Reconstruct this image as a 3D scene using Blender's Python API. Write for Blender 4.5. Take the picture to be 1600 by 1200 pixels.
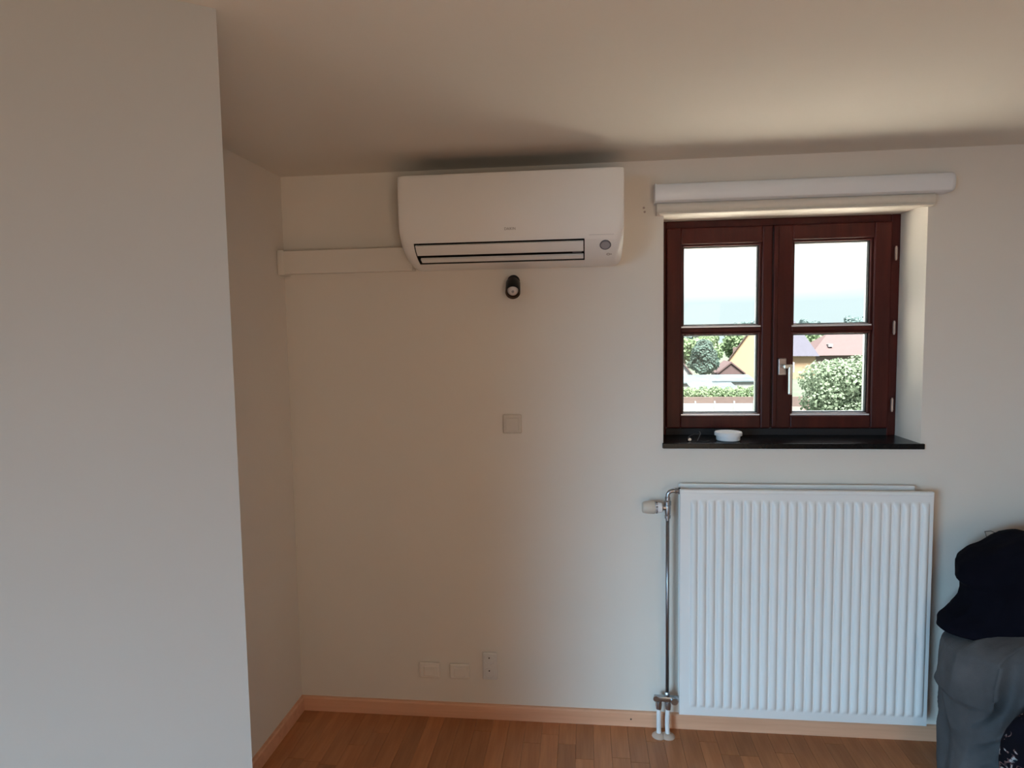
import bpy, bmesh, math, random
import numpy as np
from mathutils import Vector, Matrix, noise

random.seed(7)
scene = bpy.context.scene
col = scene.collection
for o in list(bpy.data.objects):
    bpy.data.objects.remove(o)

# ------------------------------------------------------------------ camera
cam_d = bpy.data.cameras.new('camera')
cam = bpy.data.objects.new('camera', cam_d)
col.objects.link(cam)
cam_d.sensor_width = 36.0
cam_d.lens = 36.0 * 1020 / 1600
cam_d.clip_start = 0.05
cam_d.clip_end = 2000
_F = Vector((-0.1100644, 0.99104928, -0.07554571)).normalized()
_R = Vector((0.99389628, 0.1091706, -0.01587321)).normalized()
_U = Vector((0.00748376, 0.07683167, 0.99701599)).normalized()
_m = Matrix((_R, _U, -_F)).transposed().to_4x4()
_m.translation = Vector((0.0, -2.5, 1.54))
cam.matrix_world = _m
scene.camera = cam

# ------------------------------------------------------------------ world: bright, thinly clouded sky
world = bpy.data.worlds.new('sky')
scene.world = world
world.use_nodes = True
wn = world.node_tree.nodes
wl = world.node_tree.links
wn.clear()
w_out = wn.new('ShaderNodeOutputWorld')
w_bg = wn.new('ShaderNodeBackground')
w_tc = wn.new('ShaderNodeTexCoord')
w_sep = wn.new('ShaderNodeSeparateXYZ')
w_ramp = wn.new('ShaderNodeValToRGB')          # haze at the horizon -> pale blue above
w_map = wn.new('ShaderNodeMapping')
w_noise = wn.new('ShaderNodeTexNoise')
w_cr = wn.new('ShaderNodeValToRGB')
w_mix = wn.new('ShaderNodeMixRGB')
w_ramp.color_ramp.elements[0].position = 0.0
w_ramp.color_ramp.elements[0].color = (0.82, 0.99, 1.02, 1)
w_ramp.color_ramp.elements[1].position = 0.5
w_ramp.color_ramp.elements[1].color = (0.70, 0.88, 1.0, 1)
w_map.inputs['Scale'].default_value = (1.0, 1.0, 3.5)
w_map.inputs['Location'].default_value = (0.3, 0.1, 0.0)
w_noise.inputs['Scale'].default_value = 2.6
w_noise.inputs['Detail'].default_value = 5
w_noise.inputs['Roughness'].default_value = 0.5
w_cr.color_ramp.elements[0].position = 0.36
w_cr.color_ramp.elements[0].color = (0, 0, 0, 1)
w_cr.color_ramp.elements[1].position = 0.60
w_cr.color_ramp.elements[1].color = (1, 1, 1, 1)
w_mix.inputs[2].default_value = (2.3, 2.3, 2.35, 1)
w_bg.inputs['Strength'].default_value = 1.0
wl.new(w_tc.outputs['Generated'], w_sep.inputs[0])
wl.new(w_sep.outputs['Z'], w_ramp.inputs[0])
wl.new(w_tc.outputs['Generated'], w_map.inputs[0])
wl.new(w_map.outputs[0], w_noise.inputs['Vector'])
wl.new(w_noise.outputs['Fac'], w_cr.inputs[0])
w_band = wn.new('ShaderNodeMapRange')            # cloud thins out towards the horizon
w_band.inputs['From Min'].default_value = 0.04
w_band.inputs['From Max'].default_value = 0.11
w_mul = wn.new('ShaderNodeMath'); w_mul.operation = 'ADD'; w_mul.use_clamp = True
w_mul2 = wn.new('ShaderNodeMath'); w_mul2.operation = 'MULTIPLY'
wl.new(w_sep.outputs['Z'], w_band.inputs['Value'])
wl.new(w_band.outputs[0], w_mul.inputs[0])
w_mul.inputs[1].default_value = 0.04
wl.new(w_mul.outputs[0], w_mul2.inputs[0])
wl.new(w_cr.outputs[0], w_mul2.inputs[1])
wl.new(w_mul2.outputs[0], w_mix.inputs[0])
wl.new(w_ramp.outputs[0], w_mix.inputs[1])
wl.new(w_mix.outputs[0], w_bg.inputs['Color'])
wl.new(w_bg.outputs[0], w_out.inputs['Surface'])

# soft sun through thin cloud, high behind the house: lights the gardens
sun_d = bpy.data.lights.new('sun', 'SUN')
sun_d.energy = 38
sun_d.angle = math.radians(20)
sun_d.color = (1.0, 0.97, 0.9)
sun = bpy.data.objects.new('sun', sun_d)
col.objects.link(sun)
sun.rotation_euler = (math.radians(25), math.radians(4), 0)

# daylight entering by the glazed doors in the rear wall of the room
DOOR_X0, DOOR_X1, DOOR_Z0, DOOR_Z1, REAR_Y = -3.25, -1.10, 0.12, 2.0, -5.3
ar = bpy.data.lights.new('rear_daylight', 'AREA')
ar.shape = 'RECTANGLE'
ar.size = DOOR_X1 - DOOR_X0
ar.size_y = DOOR_Z1 - DOOR_Z0
ar.energy = 84
ar.spread = math.radians(72)
ar.color = (0.40, 0.72, 1.0)
aro = bpy.data.objects.new('rear_daylight', ar)
col.objects.link(aro)
aro.location = ((DOOR_X0 + DOOR_X1) / 2, REAR_Y + 0.06, (DOOR_Z0 + DOOR_Z1) / 2)
aro.rotation_euler = (math.radians(90), 0, 0)
aro.rotation_euler = Vector((0.72, 1, -0.60)).to_track_quat('-Z', 'Y').to_euler()

# unseen warm fill light added at the rear right, aimed upwards
a2 = bpy.data.lights.new('rear_warm_fill', 'AREA')
a2.shape = 'RECTANGLE'
a2.size = 1.4
a2.size_y = 1.7
a2.energy = 18
a2.spread = math.radians(110)
a2.color = (0.93, 0.79, 0.61)
a2o = bpy.data.objects.new('rear_warm_fill', a2)
col.objects.link(a2o)
a2o.location = (0.9, REAR_Y + 0.06, 1.05)
a2o.rotation_euler = Vector((-0.45, 1, 0.28)).to_track_quat('-Z', 'Y').to_euler()

scene.view_settings.view_transform = 'Standard'
scene.view_settings.look = 'None'
scene.view_settings.gamma = 1.0
scene.view_settings.use_curve_mapping = False
scene.view_settings.exposure = 0.0

# ------------------------------------------------------------------ materials
def mat(name, color, rough=0.6, metallic=0.0, var=0.0, vscale=8.0, bump=0.0, bscale=300.0, spec=0.5, stretch=(1, 1, 1), coat=0.0):
    m = bpy.data.materials.new(name)
    m.use_nodes = True
    nt = m.node_tree
    b = nt.nodes['Principled BSDF']
    b.inputs['Base Color'].default_value = (*color, 1)
    b.inputs['Roughness'].default_value = rough
    b.inputs['Metallic'].default_value = metallic
    b.inputs['Specular IOR Level'].default_value = spec
    b.inputs['Coat Weight'].default_value = coat
    tc = nt.nodes.new('ShaderNodeTexCoord')
    mp = nt.nodes.new('ShaderNodeMapping')
    mp.inputs['Scale'].default_value = stretch
    nt.links.new(tc.outputs['Object'], mp.inputs[0])
    if var > 0:
        n = nt.nodes.new('ShaderNodeTexNoise')
        n.inputs['Scale'].default_value = vscale
        n.inputs['Detail'].default_value = 4
        nt.links.new(mp.outputs[0], n.inputs['Vector'])
        r = nt.nodes.new('ShaderNodeValToRGB')
        r.color_ramp.elements[0].position = 0.3
        r.color_ramp.elements[1].position = 0.7
        r.color_ramp.elements[0].color = (*[c * (1 - var) for c in color], 1)
        r.color_ramp.elements[1].color = (*[min(1, c * (1 + var)) for c in color], 1)
        nt.links.new(n.outputs['Fac'], r.inputs[0])
        nt.links.new(r.outputs[0], b.inputs['Base Color'])
    if bump > 0:
        n2 = nt.nodes.new('ShaderNodeTexNoise')
        n2.inputs['Scale'].default_value = bscale
        n2.inputs['Detail'].default_value = 3
        nt.links.new(mp.outputs[0], n2.inputs['Vector'])
        bp = nt.nodes.new('ShaderNodeBump')
        bp.inputs['Strength'].default_value = bump
        bp.inputs['Distance'].default_value = 0.002
        nt.links.new(n2.outputs['Fac'], bp.inputs['Height'])
        nt.links.new(bp.outputs[0], b.inputs['Normal'])
    return m

def wood_mat(name, dark, light, rough, grain=(40, 2.0, 40), scale=1.0, random_tone=0.0, coat=0.0):
    m = bpy.data.materials.new(name)
    m.use_nodes = True
    nt = m.node_tree
    b = nt.nodes['Principled BSDF']
    b.inputs['Roughness'].default_value = rough
    b.inputs['Coat Weight'].default_value = coat
    tc = nt.nodes.new('ShaderNodeTexCoord')
    mp = nt.nodes.new('ShaderNodeMapping')
    mp.inputs['Scale'].default_value = grain
    nt.links.new(tc.outputs['Object'], mp.inputs[0])
    n = nt.nodes.new('ShaderNodeTexNoise')
    n.inputs['Scale'].default_value = scale
    n.inputs['Detail'].default_value = 6
    n.inputs['Roughness'].default_value = 0.6
    nt.links.new(mp.outputs[0], n.inputs['Vector'])
    r = nt.nodes.new('ShaderNodeValToRGB')
    r.color_ramp.elements[0].position = 0.35
    r.color_ramp.elements[1].position = 0.68
    r.color_ramp.elements[0].color = (*dark, 1)
    r.color_ramp.elements[1].color = (*light, 1)
    nt.links.new(n.outputs['Fac'], r.inputs[0])
    last = r.outputs[0]
    if random_tone > 0:
        oi = nt.nodes.new('ShaderNodeObjectInfo')
        mr = nt.nodes.new('ShaderNodeMapRange')
        mr.inputs['To Min'].default_value = 1 - random_tone
        mr.inputs['To Max'].default_value = 1 + random_tone
        nt.links.new(oi.outputs['Random'], mr.inputs['Value'])
        mx = nt.nodes.new('ShaderNodeVectorMath')
        mx.operation = 'SCALE'
        nt.links.new(last, mx.inputs[0])
        nt.links.new(mr.outputs[0], mx.inputs['Scale'])
        last = mx.outputs[0]
    nt.links.new(last, b.inputs['Base Color'])
    return m

def glass_mat(name, tint=(0.96, 0.98, 0.97), refl=0.007):
    m = bpy.data.materials.new(name)
    m.use_nodes = True
    nt = m.node_tree
    nt.nodes.clear()
    out = nt.nodes.new('ShaderNodeOutputMaterial')
    t = nt.nodes.new('ShaderNodeBsdfTransparent')
    t.inputs[0].default_value = (*tint, 1)
    g = nt.nodes.new('ShaderNodeBsdfGlossy')
    g.inputs['Roughness'].default_value = 0.02
    mx = nt.nodes.new('ShaderNodeMixShader')
    mx.inputs[0].default_value = refl
    nt.links.new(t.outputs[0], mx.inputs[1])
    nt.links.new(g.outputs[0], mx.inputs[2])
    nt.links.new(mx.outputs[0], out.inputs[0])
    return m

M = dict(
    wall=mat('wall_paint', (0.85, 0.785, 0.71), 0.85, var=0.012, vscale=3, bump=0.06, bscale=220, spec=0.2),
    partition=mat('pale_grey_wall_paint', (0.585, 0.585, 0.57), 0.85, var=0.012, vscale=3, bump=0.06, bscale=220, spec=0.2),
    ceiling=mat('ceiling_paint', (0.82, 0.77, 0.70), 0.9, bump=0.05, bscale=150, spec=0.15),
    trim=wood_mat('beech_skirting', (0.78, 0.41, 0.25), (0.88, 0.49, 0.31), 0.45, grain=(2, 40, 40)),
    plank=wood_mat('beech_laminate', (0.42, 0.160, 0.060), (0.55, 0.235, 0.10), 0.33, grain=(45, 3, 45), random_tone=0.16),
    window_wood=wood_mat('stained_mahogany', (0.056, 0.0085, 0.0075), (0.088, 0.0145, 0.010), 0.42, grain=(30, 30, 2.5)),
    gasket=mat('dark_gasket', (0.02, 0.018, 0.02), 0.6),
    bead=mat('aluminium_glazing_edge', (0.88, 0.88, 0.92), 0.3, metallic=0.3),
    sill=mat('black_stone', (0.006, 0.006, 0.007), 0.25, var=0.4, vscale=40, spec=0.22),
    plastic=mat('white_plastic', (0.80, 0.775, 0.75), 0.35),
    ac_case=mat('white_casing_plastic', (0.93, 0.90, 0.875), 0.38),
    plastic_cream=mat('cream_plastic', (0.70, 0.62, 0.53), 0.4),
    trunk=mat('painted_trunking', (0.86, 0.79, 0.71), 0.55),
    board=mat('cream_blind_fabric', (0.76, 0.69, 0.60), 0.6, var=0.02, vscale=60),
    black=mat('matt_black_metal', (0.006, 0.005, 0.005), 0.5),
    slot=mat('dark_plastic_recess', (0.012, 0.009, 0.009), 0.6),
    grey_ring=mat('grey_plastic', (0.13, 0.12, 0.14), 0.4),
    sensor=mat('grey_lens', (0.40, 0.39, 0.42), 0.25),
    logo=mat('grey_print', (0.33, 0.27, 0.25), 0.6),
    bulb=mat('frosted_lamp_lens', (0.8, 0.74, 0.72), 0.25, coat=0.6),
    reflector=mat('warm_reflector', (0.10, 0.05, 0.025), 0.35, metallic=0.3),
    chrome=mat('chrome', (0.40, 0.41, 0.43), 0.3, metallic=1.0),
    dark_chrome=mat('bare_steel_pipe', (0.30, 0.31, 0.33), 0.28, metallic=1.0),
    nickel=mat('brushed_nickel', (0.70, 0.69, 0.65), 0.3, metallic=0.9),
    enamel=mat('white_radiator_enamel', (0.92, 0.92, 0.91), 0.28, spec=0.5),
    white_pipe=mat('white_pipe_plastic', (0.86, 0.87, 0.88), 0.35),
    rosette=mat('beige_rosette', (0.62, 0.48, 0.39), 0.4),
    tin_white=mat('white_tin', (0.88, 0.89, 0.92), 0.3),
    cloth_grey=mat('dark_grey_cotton', (0.105, 0.105, 0.11), 0.95, var=0.18, vscale=9, bump=0.5, bscale=400, spec=0.1),
    cloth_navy=mat('black_navy_jersey', (0.0045, 0.0045, 0.009), 0.95, var=0.25, vscale=10, spec=0.08),
    copper=mat('painted_hinge', (0.45, 0.36, 0.33), 0.35, metallic=0.7),
    nail=mat('dark_nail', (0.05, 0.03, 0.02), 0.5),
    render=mat('wall_render', (0.55, 0.52, 0.48), 0.9, var=0.08, vscale=2),
)
def translucent_leaf(m):
    nt = m.node_tree
    b = nt.nodes['Principled BSDF']
    out = nt.nodes['Material Output']
    tl = nt.nodes.new('ShaderNodeBsdfTranslucent')
    mx = nt.nodes.new('ShaderNodeMixShader')
    mx.inputs[0].default_value = 0.45
    src = b.inputs['Base Color'].links[0].from_socket
    nt.links.new(src, tl.inputs['Color'])
    nt.links.new(b.outputs[0], mx.inputs[1])
    nt.links.new(tl.outputs[0], mx.inputs[2])
    nt.links.new(mx.outputs[0], out.inputs['Surface'])
M['window_wood'].node_tree.nodes['Principled BSDF'].inputs['Specular IOR Level'].default_value = 0.25
M['glass'] = glass_mat('window_glass')

# ------------------------------------------------------------------ object helpers
def tag(o, label=None, cat=None, group=None, kind=None):
    if label: o['label'] = label
    if cat: o['category'] = cat
    if group: o['group'] = group
    if kind: o['kind'] = kind
    return o

def empty(name, loc, label=None, cat=None, group=None, kind=None, rot=(0, 0, 0)):
    o = bpy.data.objects.new(name, None)
    o.empty_display_size = 0.05
    col.objects.link(o)
    o.location = loc
    o.rotation_euler = rot
    return tag(o, label, cat, group, kind)

def link(name, me, m, parent=None, smooth=False, loc=None):
    """mesh data already in world coordinates; parent keeps them there"""
    ms = m if isinstance(m, (list, tuple)) else [m]
    for x in ms: me.materials.append(x)
    if smooth:
        for p in me.polygons: p.use_smooth = True
    o = bpy.data.objects.new(name, me)
    col.objects.link(o)
    if parent is not None:
        o.parent = parent
        o.matrix_parent_inverse = world_of(parent).inverted()
    if loc is not None:                       # move origin to loc, mesh stays
        me.transform(Matrix.Translation(-Vector(loc)))
        o.location = loc
    return o

def world_of(o):
    m = Matrix.LocRotScale(o.location, o.rotation_euler, None)
    if o.parent is not None:
        return world_of(o.parent) @ o.matrix_parent_inverse @ m
    return m

def build(name, bm, m, parent=None, smooth=False, auto=None, loc=None):
    me = bpy.data.meshes.new(name)
    bmesh.ops.recalc_face_normals(bm, faces=bm.faces)
    bm.to_mesh(me)
    bm.free()
    o = link(name, me, m, parent, smooth, loc)
    if auto is not None:
        for p in me.polygons: p.use_smooth = True
        me.set_sharp_from_angle(angle=math.radians(auto))
    return o

def box(bm, x0, x1, y0, y1, z0, z1, bevel=0.0, seg=2, mi=0):
    t = bmesh.new()
    vs = [t.verts.new(p) for p in ((x0, y0, z0), (x1, y0, z0), (x1, y1, z0), (x0, y1, z0),
                                   (x0, y0, z1), (x1, y0, z1), (x1, y1, z1), (x0, y1, z1))]
    for f in ((0, 3, 2, 1), (4, 5, 6, 7), (0, 1, 5, 4), (1, 2, 6, 5), (2, 3, 7, 6), (3, 0, 4, 7)):
        t.faces.new([vs[i] for i in f])
    if bevel > 0:
        bmesh.ops.bevel(t, geom=list(t.edges), offset=bevel, segments=seg, affect='EDGES', profile=0.5)
    merge(bm, t, mi)

def merge(bm, t, mi=0):
    t.verts.index_update()
    mp = {}
    for v in t.verts: mp[v.index] = bm.verts.new(v.co)
    for f in t.faces:
        nf = bm.faces.new([mp[v.index] for v in f.verts])
        nf.material_index = mi
    t.free()

def tube(bm, pts, r, seg=16, cap=True, mi=0):
    """tube along points, r scalar or list"""
    pts = [Vector(p) for p in pts]
    rs = r if isinstance(r, (list, tuple)) else [r] * len(pts)
    rings = []
    up = None
    for i, p in enumerate(pts):
        d = (pts[min(i + 1, len(pts) - 1)] - pts[max(i - 1, 0)]).normalized()
        if up is None:
            up = Vector((0, 0, 1)) if abs(d.z) < 0.9 else Vector((1, 0, 0))
        a = d.cross(up).normalized()
        b = a.cross(d).normalized()
        up = b
        rings.append([bm.verts.new(p + rs[i] * (math.cos(t) * a + math.sin(t) * b))
                      for t in (2 * math.pi * k / seg for k in range(seg))])
    for i in range(len(rings) - 1):
        for k in range(seg):
            f = bm.faces.new((rings[i][k], rings[i][(k + 1) % seg], rings[i + 1][(k + 1) % seg], rings[i + 1][k]))
            f.material_index = mi
    if cap:
        for rg in (rings[0], rings[-1]):
            f = bm.faces.new(rg)
            f.material_index = mi

def lathe(bm, prof, origin, axis, seg=32, mi=0, cap=True):
    """prof: list of (r, t) along axis from origin"""
    axis = Vector(axis).normalized()
    up = Vector((0, 0, 1)) if abs(axis.z) < 0.9 else Vector((1, 0, 0))
    a = axis.cross(up).normalized()
    b = a.cross(axis).normalized()
    origin = Vector(origin)
    rings = []
    for r, t in prof:
        c = origin + axis * t
        if r < 1e-6:
            rings.append([bm.verts.new(c)])
        else:
            rings.append([bm.verts.new(c + r * (math.cos(q) * a + math.sin(q) * b))
                          for q in (2 * math.pi * k / seg for k in range(seg))])
    for i in range(len(rings) - 1):
        A, B = rings[i], rings[i + 1]
        for k in range(seg):
            k2 = (k + 1) % seg
            if len(A) == 1 and len(B) == 1: continue
            if len(A) == 1: f = bm.faces.new((A[0], B[k2], B[k]))
            elif len(B) == 1: f = bm.faces.new((A[k], A[k2], B[0]))
            else: f = bm.faces.new((A[k], A[k2], B[k2], B[k]))
            f.material_index = mi
    for rg in (rings[0], rings[-1]):
        if len(rg) > 1 and cap: bm.faces.new(rg).material_index = mi

def polyprism(bm, pts, y0, y1):
    """polygon in xz extruded over y"""
    a = [bm.verts.new((x, y0, z)) for x, z in pts]
    b = [bm.verts.new((x, y1, z)) for x, z in pts]
    bm.faces.new(a)
    bm.faces.new(b[::-1])
    n = len(pts)
    for i in range(n):
        bm.faces.new((a[i], b[i], b[(i + 1) % n], a[(i + 1) % n]))

def frame_bm(x0, x1, z0, z1, w, y0, y1, bevel=0.004, wl_=None, wr=None, wt=None, wb=None):
    bm = bmesh.new()
    wl_ = w if wl_ is None else wl_
    wr = w if wr is None else wr
    wt = w if wt is None else wt
    wb = w if wb is None else wb
    box(bm, x0, x0 + wl_, y0, y1, z0, z1, bevel)
    box(bm, x1 - wr, x1, y0, y1, z0, z1, bevel)
    box(bm, x0 + wl_ - .001, x1 - wr + .001, y0 + .0004, y1, z1 - wt, z1, bevel)
    box(bm, x0 + wl_ - .001, x1 - wr + .001, y0 + .0004, y1, z0, z0 + wb, bevel)
    return bm

def extr_x(b, prof, x0, x1):
    a = [b.verts.new((x0, y, z)) for y, z in prof]
    c = [b.verts.new((x1, y, z)) for y, z in prof]
    b.faces.new(a); b.faces.new(c[::-1])
    n = len(prof)
    for i in range(n): b.faces.new((a[i], c[i], c[(i + 1) % n], a[(i + 1) % n]))

# ------------------------------------------------------------------ room shell
CH = 2.17            # ceiling height
XL, XLL, XR = -1.178, -4.2, 2.25
WX0, WX1, WZ0, WZ1 = 0.296, 1.215, 1.120, 1.979
WT = 0.36            # outer wall thickness

bm = bmesh.new()
def wallpiece(x0, x1, z0, z1):
    box(bm, x0, x1, 0, WT, z0, z1)
# one skin with a real opening
xs = [XL - 0.12, WX0, WX1, XR + 0.12]
zs = [-0.1, WZ0 - 0.02, WZ1, CH + 0.1]
for yy in (0.0, WT):
    for i in range(3):
        for j in range(3):
            if i == 1 and j == 1: continue
            q = [(xs[i], zs[j]), (xs[i + 1], zs[j]), (xs[i + 1], zs[j + 1]), (xs[i], zs[j + 1])]
            bm.faces.new([bm.verts.new((x, yy, z)) for x, z in q])
for q in (((WX0, zs[1]), (WX0, WZ1)), ((WX1, zs[1]), (WX1, WZ1)), ((WX0, WZ1), (WX1, WZ1)), ((WX0, zs[1]), (WX1, zs[1])),
          ((xs[0], zs[0]), (xs[3], zs[0])), ((xs[0], zs[3]), (xs[3], zs[3])), ((xs[0], zs[0]), (xs[0], zs[3])), ((xs[3], zs[0]), (xs[3], zs[3]))):
    (xa, za), (xb, zb) = q
    bm.faces.new([bm.verts.new(p) for p in ((xa, 0, za), (xb, 0, zb), (xb, WT, zb), (xa, WT, za))])
bmesh.ops.remove_doubles(bm, verts=bm.verts, dist=1e-5)
wall_back = tag(build('wall_back', bm, M['wall']), kind='structure')

bm = bmesh.new(); box(bm, XL - 0.1, XL, -1.18, 0.0, -0.1, CH + 0.1)
wall_left = tag(build('wall_left', bm, M['wall']), kind='structure')
PY = -1.27
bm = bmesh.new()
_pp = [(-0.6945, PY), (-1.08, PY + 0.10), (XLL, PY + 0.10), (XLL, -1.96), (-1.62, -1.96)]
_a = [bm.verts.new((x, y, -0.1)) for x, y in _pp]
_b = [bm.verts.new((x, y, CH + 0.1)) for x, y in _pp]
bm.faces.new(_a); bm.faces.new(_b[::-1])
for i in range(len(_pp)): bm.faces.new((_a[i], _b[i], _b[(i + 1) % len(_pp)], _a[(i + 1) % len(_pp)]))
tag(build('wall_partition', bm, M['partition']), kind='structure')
bm = bmesh.new(); box(bm, XR, XR + 0.12, REAR_Y - 0.1, 0.0, -0.1, CH + 0.1)
tag(build('wall_right', bm, M['wall']), kind='structure')
bm = bmesh.new(); box(bm, XLL - 0.1, XLL, REAR_Y - 0.1, PY, -0.1, CH + 0.1)
tag(build('wall_far_left', bm, M['wall']), kind='structure')
bm = bmesh.new(); box(bm, XLL - 0.1, XR + 0.12, REAR_Y - 0.12, REAR_Y, -0.1, CH + 0.1)
tag(build('wall_rear', bm, M['wall']), kind='structure')
SUN_HOLE = (0.35, 0.95, -3.85, -3.35)      # made-up roof opening behind the camera, added to let a sun patch in
bm = bmesh.new()
box(bm, XLL - 0.1, XR + 0.12, SUN_HOLE[3], 0.0, CH, CH + 0.12)
box(bm, XLL - 0.1, XR + 0.12, REAR_Y - 0.12, SUN_HOLE[2], CH, CH + 0.12)
box(bm, XLL - 0.1, SUN_HOLE[0], SUN_HOLE[2], SUN_HOLE[3], CH, CH + 0.12)
box(bm, SUN_HOLE[1], XR + 0.12, SUN_HOLE[2], SUN_HOLE[3], CH, CH + 0.12)
tag(build('ceiling', bm, M['ceiling']), kind='structure')
bm = bmesh.new(); box(bm, XLL - 0.1, XR + 0.12, REAR_Y - 0.12, 0.0, -0.12, -0.008)
floor = tag(build('floor', bm, M['slot']), kind='structure')

# floor strips: single parts where they show (and a little beyond), the rest joined
def strip_bm(b, x0, x1, y0, y1):
    box(b, x0 + .0003, x1 - .0003, y0 + .0003, y1 - .0003, -0.0085, 0.0, 0.0006, 1)
rest = bmesh.new()
rng = random.Random(11)
SW = 0.066
x = XLL
while x < XR:
    x1 = min(x + SW, XR)
    y = 0.0 - rng.uniform(0.06, 0.42)
    ya = 0.0
    while ya > REAR_Y:
        if x1 > XL and ya > -0.95 and not (x1 <= XL + 0.001):
            b = bmesh.new(); strip_bm(b, max(x, XL), x1, y, ya)
            build('floor_strip', b, M['plank'], floor, loc=((x + x1) / 2, (y + ya) / 2, 0))
        elif ya > PY - 0.2 and x < XL and y > PY:
            pass
        else:
            strip_bm(rest, x, x1, max(y, REAR_Y), ya)
        ya = y
        y = ya - rng.choice((0.28, 0.36, 0.42, 0.48))
    x = x1
tag(build('floor_strips', rest, M['plank'], floor), kind='stuff')

# skirting
def skirting_bm(L):
    b = bmesh.new()
    pr = [(0, 0), (0.015, 0), (0.015, 0.052), (0.011, 0.058), (0, 0.058)]
    a = [b.verts.new((0, -p, z)) for p, z in pr]
    c = [b.verts.new((L, -p, z)) for p, z in pr]
    b.faces.new(a); b.faces.new(c[::-1])
    for i in range(5): b.faces.new((a[i], c[i], c[(i + 1) % 5], a[(i + 1) % 5]))
    return b
b = skirting_bm(XR - XL); b.transform(Matrix.Translation((XL, 0, 0)))
bb = tag(build('baseboard_back', b, M['trim']), kind='structure')
b = bmesh.new(); lathe(b, [(0.0, 0), (0.0035, 0), (0.002, -0.0015), (0, -0.002)], (0.172, -0.0155, 0.03), (0, 1, 0), 10)
build('nail_hole', b, M['nail'], bb)
b = skirting_bm(1.16); b.transform(Matrix.Translation((XL, -1.175, 0)) @ Matrix.Rotation(math.radians(90), 4, 'Z'))
tag(build('baseboard_left', b, M['trim']), kind='structure')

# ------------------------------------------------------------------ window
win = empty('window_1', ((WX0 + WX1) / 2, 0.2, WZ0), kind='structure')
FY = 0.185
W = M['window_wood']
build('window_frame', frame_bm(WX0, WX1, WZ0, WZ1, 0.034, FY + 0.012, FY + 0.09, 0.004, wt=0.03, wb=0.028), W, win)
b = bmesh.new(); box(b, WX0 + .0345, WX1 - .0345, FY + .010, FY + .013, WZ0 + .001, WZ0 + .0275, .001, 1)  # dark strip over the bottom rail: shade below the sashes put in as colour
build('bottom_shade', b, M['gasket'], win)

def sash(x0, x1, z0, z1, gx0, gx1, gz0, gz1, gz2, gz3):
    """gx/gz: visible glass opening; gz0..gz1 lower pane, gz2..gz3 upper"""
    y0, y1 = FY, FY + 0.052
    b = frame_bm(x0, x1, z0, z1, .05, y0, y1, 0.005, wl_=gx0 - x0, wr=x1 - gx1, wt=z1 - gz3, wb=gz0 - z0)
    s = build('sash', b, W, win)
    b = bmesh.new(); box(b, gx0 - .001, gx1 + .001, y0 + .004, y1, gz1, gz2, 0.004)
    build('muntin', b, W, s)
    for za, zb in ((gz0, gz1), (gz2, gz3)):
        # moulded bead stepping back to the glass
        build('glazing_bead', frame_bm(gx0, gx1, za, zb, .009, y0 + .010, y1, .002), W, s)
        build('gasket', frame_bm(gx0 + .009, gx1 - .009, za + .009, zb - .009, .004, y0 + .022, y1, .0), M['gasket'], s)
        g = bmesh.new(); box(g, gx0 + .006, gx1 - .006, y0 + .028, y0 + .032, za + .006, zb - .006)
        build('pane', g, M['glass'], s)
        build('spacer', frame_bm(gx0 + .0125, gx1 - .0125, za + .0125, zb - .0125, .0025, y0 + .034, y0 + .050, .0), M['bead'], s)
        g = bmesh.new(); v_ = [(y0 + .0085, za + .0015), (y0 + .0085, za + .0065), (y0 + .0215, za + .0105), (y0 + .0215, za + .0015)]
        extr_x(g, v_, gx0 + .0015, gx1 - .0015)
        build('drip_edge', g, M['bead'], s)
    return s
sl = sash(0.330, 0.7385, 1.150, 1.951, 0.388, 0.699, 1.200, 1.536, 1.554, 1.886)
sr = sash(0.7415, 1.181, 1.150, 1.951, 0.814, 1.116, 1.200, 1.534, 1.552, 1.892)
# raised cover strip on the meeting stile
b = bmesh.new(); box(b, 0.7405, 0.758, FY - .009, FY + .002, 1.156, 1.945, .003)
build('meeting_strip', b, W, win)
# handle
b = bmesh.new(); box(b, 0.760, 0.790, FY - 0.020, FY + .001, 1.363, 1.430, 0.003)
hd = tag(build('handle_plate', b, M['copper'], win), label='brushed metal handle plate')
b = bmesh.new()
tube(b, [(0.776, FY - .018, 1.399), (0.776, FY - .052, 1.399)], 0.0085, 16)
box(b, 0.770, 0.802, FY - 0.062, FY - 0.046, 1.391, 1.407, .003)
box(b, 0.786, 0.802, FY - 0.063, FY - 0.049, 1.290, 1.400, .004)
build('handle_lever', b, M['nickel'], hd)
for hz in (1.828, 1.543, 1.243):
    b = bmesh.new()
    tube(b, [(1.193, FY - .004, hz - .022), (1.193, FY - .004, hz + .022)], .0055, 12)
    tube(b, [(1.193, FY - .004, hz - .027), (1.193, FY - .004, hz - .022)], .0038, 10)
    tube(b, [(1.193, FY - .004, hz + .022), (1.193, FY - .004, hz + .027)], .0038, 10)
    build('hinge', b, M['copper'], win)
# stone sill, sitting in the recess with a lip past the wall
b = bmesh.new(); box(b, WX0 - 0.004, WX1 + 0.010, -0.012, 0.0, 1.101, 1.1215, 0.0025, 2)
box(b, WX0 + .0002, WX1 - .0002, -0.001, FY + .03, 1.1005, 1.121)
build('window_sill', b, M['sill'], win)
# outside reveal sill
b = bmesh.new(); box(b, WX0, WX1, FY + .09, WT + .04, 1.085, 1.112, .003)
build('outer_sill', b, M['sill'], win)

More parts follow.
